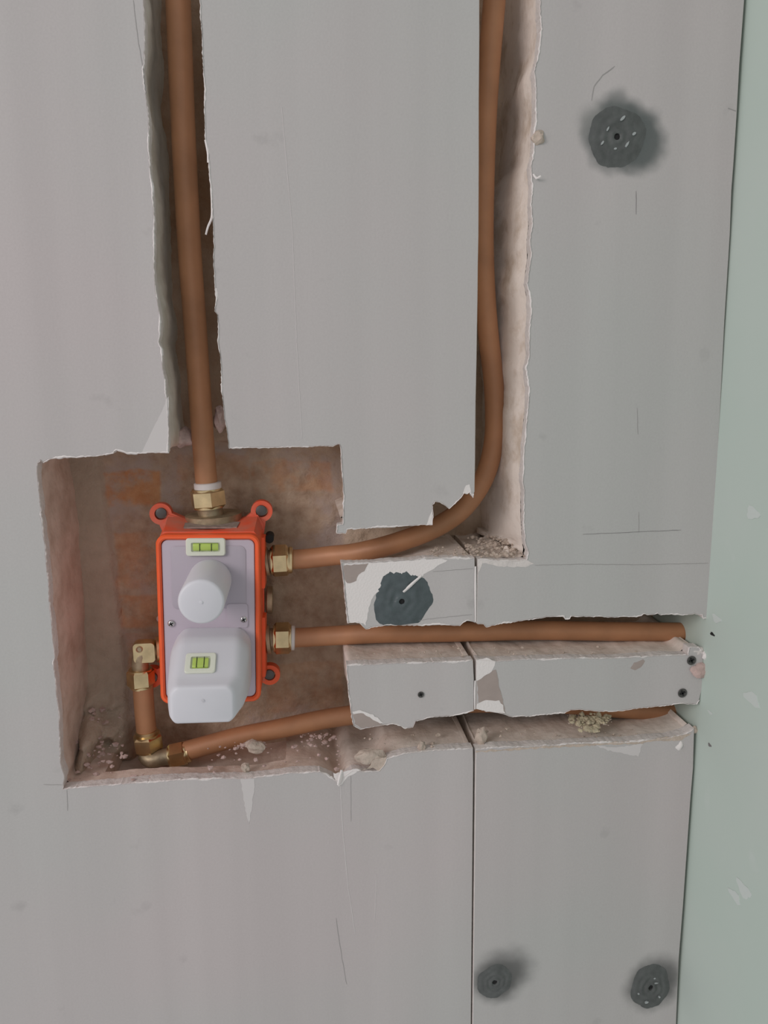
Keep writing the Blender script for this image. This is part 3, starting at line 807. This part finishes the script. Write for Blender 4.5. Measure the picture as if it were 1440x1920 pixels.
def loft(bm, secs, cap0=True, cap1=True, mi=0):
    """secs: list of (y, [(x,z)...]) or list of vectors"""
    R_ = []
    for y, pts in secs: R_.append([bm.verts.new((p[0], y, p[1])) for p in pts])
    n = len(R_[0])
    for i in range(len(R_) - 1):
        for k in range(n):
            f = bm.faces.new((R_[i][k], R_[i][(k + 1) % n], R_[i + 1][(k + 1) % n], R_[i + 1][k])); f.material_index = mi
    if cap0: bm.faces.new(R_[0]).material_index = mi
    if cap1: bm.faces.new(R_[-1][::-1]).material_index = mi
    return R_

HW, HH = .0495, .0865
# housing: open-fronted box with a rim
bm = bmesh.new()
o_ = lambda i, r: rrect(-HW + i, HW - i, -HH + i, HH - i, r)
loft(bm, [(.004, o_(.0048, .006)), (-.0005, o_(.0046, .006)), (-.0022, o_(.0030, .0075)), (-.0022, o_(.0012, .009)), (-.0005, o_(0, .0095)), (.012, o_(0, .0095)), (.05, o_(-.001, .0095)), (.056, o_(-.001, .0095))], cap0=False)
housing = link('housing', bm, M['orange'], valve, smooth=35)
housing['label'] = 'bright orange plastic box'
# back flange with concave top and screw ears
EY_ = .060
ears = [VL(303, 962, VO.y + EY_), VL(491, 957, VO.y + EY_), VL(506, 1262, VO.y + EY_), VL(286, 1267, VO.y + EY_)]
bm = bmesh.new()
pts = []
zt = HH + .012
pts += [(-HW - .001, -HH), (HW + .002, -HH), (HW + .002, zt - .012)]
pts += [(HW - .004, zt - .002), (HW - .014, zt - .004)]
for k in range(1, 12):
    a = k / 12; pts.append((HW - .016 - a * (2 * HW - .032), zt - .004 - .009 * sin(a * pi)))
pts += [(-HW + .014, zt - .004), (-HW + .004, zt - .002), (-HW - .001, zt - .012)]
loft(bm, [(EY_ - .009, pts), (EY_ + .002, pts)])
# sloping shoulder between box top and flange
sh = [(-HW + .002, HH - .004), (-HW + .006, HH + .001)] + [(-HW + .016 + k / 10 * (2 * HW - .032), HH + .001) for k in range(11)] + [(HW - .006, HH + .001), (HW - .002, HH - .004)]
sh2 = [(-HW, HH - .004), (-HW + .004, zt - .003)] + [(-HW + .016 + k / 10 * (2 * HW - .032), zt - .004 - .009 * sin(pi * k / 10)) for k in range(11)] + [(HW - .004, zt - .003), (HW + .001, HH - .004)]
loft(bm, [(.010, sh), (EY_ - .008, sh2)])
flange = link('rear_flange', bm, M['orange_dusty'], valve, smooth=30)
flange['label'] = 'dusty orange flange with a curved top'
for i, e in enumerate(ears):
    bm = bmesh.new(); sx = -1 if e.x < 0 else 1; sz = 1 if e.z > 0 else -1
    ro, ri = (.0112, .0062)
    n = 28
    def ring(r, y): return [bm.verts.new((e.x + cos(2 * pi * k / n) * r, y, e.z + sin(2 * pi * k / n) * r)) for k in range(n)]
    a = ring(ro, EY_ - .006); b = ring(ri, EY_ - .006); c = ring(ri, EY_ + .004); d = ring(ro, EY_ + .004)
    for k in range(n):
        j = (k + 1) % n
        bm.faces.new((a[k], a[j], b[j], b[k])); bm.faces.new((b[k], b[j], c[j], c[k])); bm.faces.new((d[k], d[j], a[j], a[k])); bm.faces.new((c[k], c[j], d[j], d[k]))
    # tapering arm to the box corner, starting at the outside of the ring
    tgt = Vector((sx * (HW - .010), 0, sz * (HH - .004) if sz > 0 else e.z + .004))
    dvec = Vector((tgt.x - e.x, 0, tgt.z - e.z)); L_ = dvec.length; dvec.normalize(); s = Vector((-dvec.z, 0, dvec.x))
    e0 = Vector((e.x, 0, e.z)) + dvec * ri * 1.15; e1 = Vector((tgt.x, 0, tgt.z))
    q = [e0 + s * .0088, e1 + s * .014, e1 - s * .014, e0 - s * .0088]
    A_ = [bm.verts.new((v.x, EY_ - .0065, v.z)) for v in q]; B_ = [bm.verts.new((v.x, EY_ + .004, v.z)) for v in q]
    bm.faces.new(A_); bm.faces.new(B_[::-1])
    for k in range(4): bm.faces.new((A_[k], A_[(k + 1) % 4], B_[(k + 1) % 4], B_[k]))
    link('mounting_ear', bm, M['orange_dusty'] if sz > 0 else M['orange'], valve, smooth=40)
    bm = bmesh.new(); cx = e.x + (.0008 if sx < 0 else -.0004); cz = e.z + .0012
    lathe(bm, (cx, EY_ - .009, cz), (cx, EY_ + .02, cz), [(0, .0035), (.0006, .0054), (.003, .0056), (.004, .0030), (.0295, .0030)], 20)
    link('mounting_screw', bm, M['steel'], valve, smooth=40)['label'] = 'dark screw head'
# side lugs on the right of the housing
for z0_, z1_ in ((VL(500, 1098, VO.y + .045).z, VL(500, 1004, VO.y + .045).z), (VL(500, 1262, VO.y + .045).z, VL(500, 1152, VO.y + .045).z)):
    bm = bmesh.new()
    loft(bm, [(.034, rrect(HW - .004, HW + .0035, z0_, z1_, .001, 2)), (.052, rrect(HW - .004, HW + .0045, z0_, z1_, .001, 2))])
    link('side_lug', bm, M['orange'], valve, smooth=40)
# grey label strip of dust on the housing top
bm = bmesh.new()
loft(bm, [(.022, [(-.026, HH + .0015), (.026, HH + .0015), (.026, HH + .0032), (-.026, HH + .0032)]), (.040, [(-.027, HH + .0015), (.028, HH + .0015), (.028, HH + .0052), (-.027, HH + .0042)])])
link('dust_layer', bm, M['grime'], valve)['label'] = 'grey plaster dust on top of the housing'
# cover plate
bm = bmesh.new()
i0 = lambda i, r: rrect(-HW + .0052 + i, HW - .0052 - i, -HH + .0052 + i, HH - .0052 - i, r)
loft(bm, [(.004, i0(0, .006)), (.0006, i0(0, .006)), (0, i0(.0007, .0055))])
plate = link('cover_plate', bm, M['plate'], valve, smooth=35)
plate['label'] = 'translucent lavender-white plastic plate'
# sunken panel: thin raised step around it reads as the moulded outline
a = VL(320, 1024, VO.y); b = VL(462, 1140, VO.y)
bm = bmesh.new()
loft(bm, [(.0008, rrect(a.x, b.x, b.z, a.z, .006)), (-.0005, rrect(a.x, b.x, b.z, a.z, .006)), (-.0007, rrect(a.x + .0004, b.x - .0004, b.z + .0004, a.z - .0004, .0056))])
pan = link('moulded_panel', bm, M['plate2'], plate, smooth=35)
a = VL(425, 1132, VO.y); b = VL(465, 1176, VO.y)
bm = bmesh.new(); loft(bm, [(0, rrect(a.x, b.x, b.z, a.z, .003)), (-.0012, rrect(a.x, b.x, b.z, a.z, .003))])
link('moulded_tab', bm, M['plate'], plate, smooth=35)
a = VL(352, 1166, VO.y); b = VL(425, 1176, VO.y)
for (px, py) in ((321.5, 1169), (457, 1161)):
    c = VL(px, py, VO.y)
    bm = bmesh.new(); lathe(bm, (c.x, -.0022, c.z), (c.x, .004, c.z), [(0, .001), (.0002, .0024), (.0010, .0034), (.0022, .0037), (.004, .0037)], 20)
    s_ = link('plate_screw', bm, M['bright_steel'], plate, smooth=50); s_['label'] = 'small bright cross-head screw'
    bm = bmesh.new()
    for an in (.5, .5 + pi / 2):
        u = Vector((cos(an), 0, sin(an))) * .0022; v = Vector((-sin(an), 0, cos(an))) * .00055
        A_ = [bm.verts.new(Vector((c.x, -.0025, c.z)) + q) for q in (-u - v, u - v, u + v, -u + v)]
        B_ = [bm.verts.new(v_.co + Vector((0, .0012, 0))) for v_ in A_]
        bm.faces.new(A_); bm.faces.new(B_[::-1])
        for k in range(4): bm.faces.new((A_[k], A_[(k + 1) % 4], B_[(k + 1) % 4], B_[k]))
    link('cross_slot', bm, M['black'], s_)
# round cover
c = VL(394, 1087, VO.y); r0, r1, ln = .0208, .0205, .076
bm = bmesh.new()
lathe(bm, (c.x, 0, c.z), (c.x, -1, c.z), [(-.002, r0), (.004, r0), (ln - .003, r1), (ln - .001, r1 - .0008), (ln, r1 - .0025), (ln, .0016), (ln + .0008, .0014), (ln + .0009, .0002)], 56)
link('round_cover', bm, M['cap'], valve, smooth=40)['label'] = 'white plastic cylinder cover'
# square cover
a = VL(327, 1178, VO.y); b = VL(472, 1294, VO.y)
X0, X1, Z1, Z0 = a.x, b.x, a.z, b.z
def sect(y, l, r, t, bt, ct=.012, cb=.011, rad=.003):
    x0, x1, z0, z1 = X0 + l, X1 - r, Z0 + bt, Z1 - t
    cor = [(x1, z1 - ct), (x1 - ct * .8, z1), (x0 + ct * .8, z1), (x0, z1 - ct), (x0, z0 + cb), (x0 + cb * .9, z0), (x1 - cb * .9, z0), (x1, z0 + cb)]
    out = []
    n = len(cor)
    for i in range(n):
        p0 = Vector(cor[i - 1]); p = Vector(cor[i]); p1 = Vector(cor[(i + 1) % n])
        u = (p0 - p).normalized(); v = (p1 - p).normalized()
        ra = min(rad * 1.0, (p0 - p).length * .45, (p1 - p).length * .45)
        for k in range(6):
            t_ = k / 5; q = (p + u * ra) * (1 - t_) ** 2 + p * 2 * t_ * (1 - t_) + (p + v * ra) * t_ ** 2
            out.append((q.x, q.y))
    return (y, out)
bm = bmesh.new()
loft(bm, [sect(.001, 0, 0, 0, 0, rad=.006), sect(-.022, 0, 0, 0, 0, rad=.006), sect(-.030, .0002, .0002, .0008, 0, rad=.006), sect(-.036, .0004, .0006, .0042, 0, rad=.006),
          sect(-.0600, .0015, .0035, .0237, .0003, ct=.009, rad=.005), sect(-.066, .0028, .0065, .0270, .0006, ct=.008, cb=.009, rad=.004), sect(-.0725, .0045, .0098, .0290, .0012, ct=.007, cb=.006, rad=.004), sect(-.0760, .0068, .0122, .0300, .0022, ct=.006, cb=.004, rad=.004), sect(-.0770, .0085, .014, .0315, .0040, ct=.005, cb=.003, rad=.003)])
sq = link('square_cover', bm, M['cap'], valve, smooth=60)
sq['label'] = 'chunky white plastic cap with chamfered corners'
c = VL(382, 1310, VO.y - .0725)
bm = bmesh.new(); lathe(bm, (c.x, -.0766, c.z), (c.x, -.085, c.z), [(0, .0016), (.0009, .0014), (.001, .0003)], 16)
link('moulding_pip', bm, M['cap'], sq, smooth=40)
# spirit level on the plate
def level(parent, origin, rot, W, H, T, seed):
    e = Matrix.Translation(origin) @ Matrix.Rotation(rot, 4, 'X')
    def emit(name, bm, mt, par, lab=None, sm=40):
        bmesh.ops.transform(bm, matrix=e, verts=bm.verts)
        o = link(name, bm, mt, par, smooth=sm)
        if lab: o['label'] = lab
        return o
    bm = bmesh.new()
    out = rrect(-W / 2, W / 2, -H / 2, H / 2, .0028); inn = rrect(-W / 2 + .005, W / 2 - .005, -H / 2 + .0042, H / 2 - .0042, .0012)
    R1 = loft(bm, [(.003, out), (-T + .0008, out)], cap1=False)
    R1b = [bm.verts.new((p[0] * .96, -T, p[1] * .93)) for p in out]
    R2 = [bm.verts.new((p[0], -T, p[1])) for p in inn]; R3 = [bm.verts.new((p[0], -T + .002, p[1])) for p in inn]
    n = len(out)
    for k in range(n):
        j = (k + 1) % n
        bm.faces.new((R1[-1][k], R1[-1][j], R1b[j], R1b[k])); bm.faces.new((R1b[k], R1b[j], R2[j], R2[k])); bm.faces.new((R2[k], R2[j], R3[j], R3[k]))
    bm.faces.new(R3[::-1])
    fr = emit('spirit_level', bm, M['cream'], parent, 'small cream spirit level with green vial')
    bm = bmesh.new(); vw = W / 2 - .0068; vr = H / 2 - .0050
    rings = lathe(bm, (-vw, -T + .0015, 0), (vw, -T + .0015, 0), [(0, vr * .9), (.0006, vr), (2 * vw - .0006, vr), (2 * vw, vr * .9)], 24)
    for v in bm.verts:
        v.co.y = max(-T - .0004, -T + .0015 + (v.co.y + T - .0015) * .55)
    emit('level_vial', bm, M['lime'], fr, 'lime green vial')
    for sx in (-.30, .30):
        bm = bmesh.new(); x = sx * vw * 1.55
        loft(bm, [(-T - .0002, [(x - .0003, -vr), (x + .0003, -vr), (x + .0003, vr), (x - .0003, vr)]), (-T - .0008, [(x - .0003, -vr), (x + .0003, -vr), (x + .0003, vr), (x - .0003, vr)])])
        emit('level_tick', bm, M['black'], fr)
    return fr
c = VL(385.5, 1026, VO.y - .004)
level(valve, Vector((c.x, 0, c.z)), 0, .0375, .0175, .0045, 1)
c = VL(378, 1249, VO.y - .045)
# lies on the sloping shoulder of the square cover
level(sq, Vector((c.x, -.0525, Z1 - .0166)), -math.atan2(.024, .0195), .028, .021, .0014, 2)

# brass ports and nuts of the valve
def vn(name, pxa, pya, pxb, pyb, Y, w_, af, phase, mt='brass', lab=None, n=6):
    a = VL(pxa, pya, Y); b = VL(pxb, pyb, Y); ax = (b - a).normalized()
    bm = bmesh.new()
    if n == 6: nut(bm, (a + b) / 2, ax, (b - a).length, af, phase)
    else: lathe(bm, a, b, [(0, af / 2 * .9), (.0008, af / 2), ((b - a).length - .0008, af / 2), ((b - a).length, af / 2 * .9)], n)
    o = link(name, bm, M[mt], valve, smooth=25 if n == 6 else 40)
    if lab: o['label'] = lab
    return o
# top outlet
vn('brass_nut', 392, 951, 388, 917, .074, 0, .0365, .28, lab='bright hexagonal brass nut on the top port')
vn('white_collar', 390, 917, 388.8, 904, .072, 0, .0275, 0, 'collar', 'white plastic collar above the top nut', 28)
vn('port_body', 402, 990, 392, 948, .077, 0, .026, 0, 'brass_dull', 'dusty brass port body', 28)
vn('port_flange', 402, 985, 400, 962, .084, 0, .058, 0, 'brass_dull', 'wide dusty brass flange', 36)
# right outlets
vn('port_body', 480, 1054, 514, 1051, .077, 0, .023, 0, 'brass_dull', None, 28)
vn('brass_nut', 509, 1052, 541, 1050, .075, 0, .034, .52, lab='hexagonal brass nut on the upper side port')
vn('port_ring', 541, 1050, 549, 1050, .075, 0, .0285, 0, 'brass', None, 28)
vn('port_flange', 497, 1053, 505, 1052, .078, 0, .030, 0, 'brass_dull', None, 28)
vn('port_body', 482, 1200, 518, 1197, .077, 0, .023, 0, 'brass_dull', None, 28)
vn('brass_nut', 514, 1197, 545, 1196, .075, 0, .034, .3, lab='hexagonal brass nut on the lower side port')
vn('port_ring', 545, 1196, 553, 1196, .075, 0, .0265, 0, 'collar', None, 28)
vn('port_flange', 499, 1199, 508, 1198, .078, 0, .032, 0, 'brass_dull', None, 28)
vn('port_body', 500, 1125, 512, 1125, .09, 0, .03, 0, 'brass_dull', None, 28)
bm = bmesh.new(); c = VL(505, 1011, .07)
lathe(bm, (c.x, c.y, c.z), (c.x, c.y + .02, c.z), [(0, .003), (0.0004, .0046), (.02, .0046)], 20)
link('blanking_plug', bm, M['black'], valve, smooth=40)['label'] = 'black round plug'
vn('port_body', 325, 1216, 296, 1218, .077, 0, .024, 0, 'brass_dull', None, 28)

# ------------------------------------------------------------------ brass elbows
def elbow(loc_px, path, nuts, label, extra=()):
    o0 = P(*loc_px)
    root = empty('pipe_elbow', o0, label, 'pipe fitting', 'brass elbow fittings')
    q = catmull([P(*p) - o0 for p in path], .002); bm = bmesh.new(); tube(bm, q, .0086, 24)
    link('elbow_body', bm, M['brass_dull'], root, smooth=60)
    for (pa, pb, af, ph) in nuts:
        a = P(*pa) - o0; b = P(*pb) - o0
        bm = bmesh.new(); nut(bm, (a + b) / 2, b - a, (b - a).length, af, ph)
        link('compression_nut', bm, M['brass'], root, smooth=25)
    for (pa, pb, rr) in extra:
        a = P(*pa) - o0; b = P(*pb) - o0; L_ = (b - a).length
        bm = bmesh.new(); lathe(bm, a, b, [(0, rr * .9), (.0006, rr), (L_ - .0006, rr), (L_, rr * .9)], 28)
        link('olive_ring', bm, M['brass'], root, smooth=40)
    return root
up_el = elbow((268, 1218, .07), [(303, 1218, .075), (285, 1219, .073), (272, 1222, .071), (264, 1232, .07), (263, 1248, .07), (264, 1258, .07)],
      [((263, 1255, .07), (265, 1286, .07), .0285, .30)], 'brass elbow joined to the left side of the valve, above the short pipe',
      [((264.5, 1286, .07), (265, 1290, .07), .0103), ((300, 1217, .075), (292, 1218, .074), .0135)])
# square lug with a round stamp on the elbow
o0 = up_el.location
bm = bmesh.new(); a = P(251, 1244, .062) - o0; b = P(289, 1206, .062) - o0
loft(bm, [(a.y, rrect(a.x, b.x, a.z, b.z, .004)), (a.y + .001, rrect(a.x - .0008, b.x, a.z - .0008, b.z + .0008, .005)), (a.y + .012, rrect(a.x - .0008, b.x, a.z - .0008, b.z + .0008, .005))])
lug = link('elbow_lug', bm, M['brass'], up_el, smooth=40)
bm = bmesh.new(); c = P(261, 1218, .0615) - o0
lathe(bm, c, c + Vector((0, -1, 0)), [(-.001, .0034), (.0004, .0034), (.0008, .0030), (.0004, .0024), (-.0002, .0022)], 24)
link('stamped_ring', bm, M['brass_dull'], lug, smooth=40)
lo_el = elbow((268, 1424, .066), [(278, 1398, .07), (276, 1410, .068), (274, 1418, .065), (284, 1424, .061), (300, 1421, .061), (322, 1417, .062)],
      [((275.5, 1377, .07), (279.5, 1405, .07), .032, .75), ((318, 1419, .062), (349, 1412, .063), .0275, .5)], 'brass corner elbow at the bottom of the recess, under the short pipe',
      [((274.5, 1368, .07), (275.5, 1377, .07), .0112), ((349, 1412, .063), (356, 1410, .063), .0105)])

# ------------------------------------------------------------------ loose plaster
def chunk(name, px, py, Y, s, label, mt, seed, cat='plaster chunk', group=None):
    c = P(px, py, Y); bm = bmesh.new(); bmesh.ops.create_icosphere(bm, subdivisions=3, radius=1)
    for v in bm.verts:
        k = 1 + .42 * noise.noise(v.co * 1.3 + Vector((seed, 0, 0))) + .16 * noise.noise(v.co * 4 + Vector((0, seed, 0)))
        v.co = Vector((v.co.x * s[0] * k, v.co.y * s[1] * k, v.co.z * s[2] * k))
    o = link(name, bm, mt, smooth=35); o.location = c
    return tag(o, label, cat, group)
chunk('plaster_chunk', 345, 820, .075, (.010, .012, .010), 'beige plaster lump at the foot of the left chase beside the pipe', M['pink'], 3)
chunk('plaster_chunk', 412, 785, .075, (.006, .01, .012), 'small beige plaster lump right of the pipe at the foot of the left chase', M['pink'], 8)
chunk('plaster_chunk', 1009, 258, .001, (.006, .005, .006), 'small round plaster crumb stuck on the edge of the right chase', M['beige'], 5)
chunk('plaster_chunk', 1316, 1256, -.001, (.0115, .005, .0075), 'pinkish plaster lump beside the screws at the green wall', M['pink'], 13)
chunk('plaster_chunk', 1307, 1220, .004, (.009, .005, .0045), 'pale plaster blob above the pinkish lump by the green wall', M['gypsum'], 16)
chunk('plaster_chunk', 1324, 1230, -.002, (.004, .003, .0045), 'tiny white plaster bead at the corner with the green wall', M['torn'], 19)
chunk('plaster_chunk', 478, 1399, .032, (.010, .008, .0065), 'jagged plaster lump on the ledge under the lowest pipe', M['beige'], 21)
chunk('plaster_chunk', 460, 1440, .012, (.0042, .004, .005), 'small plaster crumb at the lip of the recess above the pointed paper flake', M['beige'], 25)
M['yellow'] = simple('yellowish_plaster', (.62, .54, .38), .95, vary=.3, vscale=150, bump=.7)
chunk('plaster_chunk', 1272, 1398, .002, (.005, .003, .006), 'small white crumb near the upper right corner of the lower panel', M['torn'], 33)
chunk('plaster_chunk', 1302, 1368, .004, (.0035, .003, .0035), 'tiny crumb where the lowest slot meets the green wall', M['beige'], 37)
chunk('plaster_chunk', 791, 1399, .006, (.0042, .004, .0062), 'pale crumb on the lip below the short strip', M['beige'], 41)
chunk('plaster_chunk', 696, 1418, .006, (.016, .006, .0085), 'cream plaster lump on the lip left of the board joint', M['beige'], 45)
chunk('plaster_chunk', 901, 1380, .012, (.006, .005, .010), 'beige crumb beside the crack at the board joint', M['beige'], 49)
chunk('plaster_chunk', 300, 1160, .1, (.0035, .004, .0035), 'tiny pink crumb stuck on the brickwork left of the valve', M['pink'], 53)
# crumbs: one uncountable drift
def rubble(name, spots, n, label, mt, seed, smin, smax):
    rnd = random.Random(seed); bm = bmesh.new()
    for k in range(n):
        (xa, xb, ya, yb, Ya, Yb) = rnd.choice(spots)
        t = rnd.random()
        c = P(xa + (xb - xa) * rnd.random(), ya + (yb - ya) * t, Ya + (Yb - Ya) * (1 - t))
        s = smin + (smax - smin) * rnd.random() ** 2.5
        r_ = bmesh.ops.create_icosphere(bm, subdivisions=1, radius=1)
        for v in r_['verts']:
            k2 = 1 + .4 * noise.noise(v.co * 2 + c * 90)
            v.co = c + Vector((v.co.x * s * k2 * 1.2, v.co.y * s * k2, v.co.z * s * k2 * .8)) + Vector((rnd.uniform(-1, 1), rnd.uniform(-1, 1), rnd.uniform(-1, 1))) * s * .28
    o = link(name, bm, mt)
    return tag(o, label, 'rubble', kind='stuff')
rubble('plaster_rubble', [(870, 980, 1006, 1040, .010, .06), (900, 985, 1000, 1030, .02, .085), (800, 985, 1026, 1044, .006, .03)], 420, 'crumbled beige plaster heaped at the bottom of the right chase', M['beige'], 3, .0005, .0024)
rubble('plaster_rubble', [(120, 240, 1390, 1470, .012, .06), (150, 230, 1330, 1420, .05, .085), (240, 360, 1452, 1462, .004, .022)], 170, 'pinkish plaster rubble in the lower left corner of the recess', M['pink'], 4, .0006, .0034)
rubble('plaster_rubble', [(380, 640, 1395, 1450, .006, .035), (440, 500, 1390, 1405, .03, .04), (560, 640, 1375, 1400, .03, .05)], 120, 'pinkish crumbs scattered on the ledge under the lowest pipe', M['pink'], 5, .0006, .0028)
rubble('plaster_rubble', [(900, 1300, 1362, 1392, .005, .03), (660, 880, 1375, 1402, .005, .03), (1060, 1150, 1340, 1360, .018, .03)], 90, 'pale crumbs on the ledge under the plasterboard strips', M['beige'], 6, .0006, .0026)
rubble('plaster_rubble', [(660, 1290, 1212, 1232, .005, .03)], 60, 'fine crumbs along the ledge of the upper slot', M['beige'], 7, .0005, .0018)
rubble('plaster_rubble', [(1070, 1140, 1342, 1356, .012, .030), (1085, 1125, 1338, 1372, .008, .026)], 150, 'yellowish crumbly plaster clinging under the long strip', M['yellow'], 8, .0010, .0040)
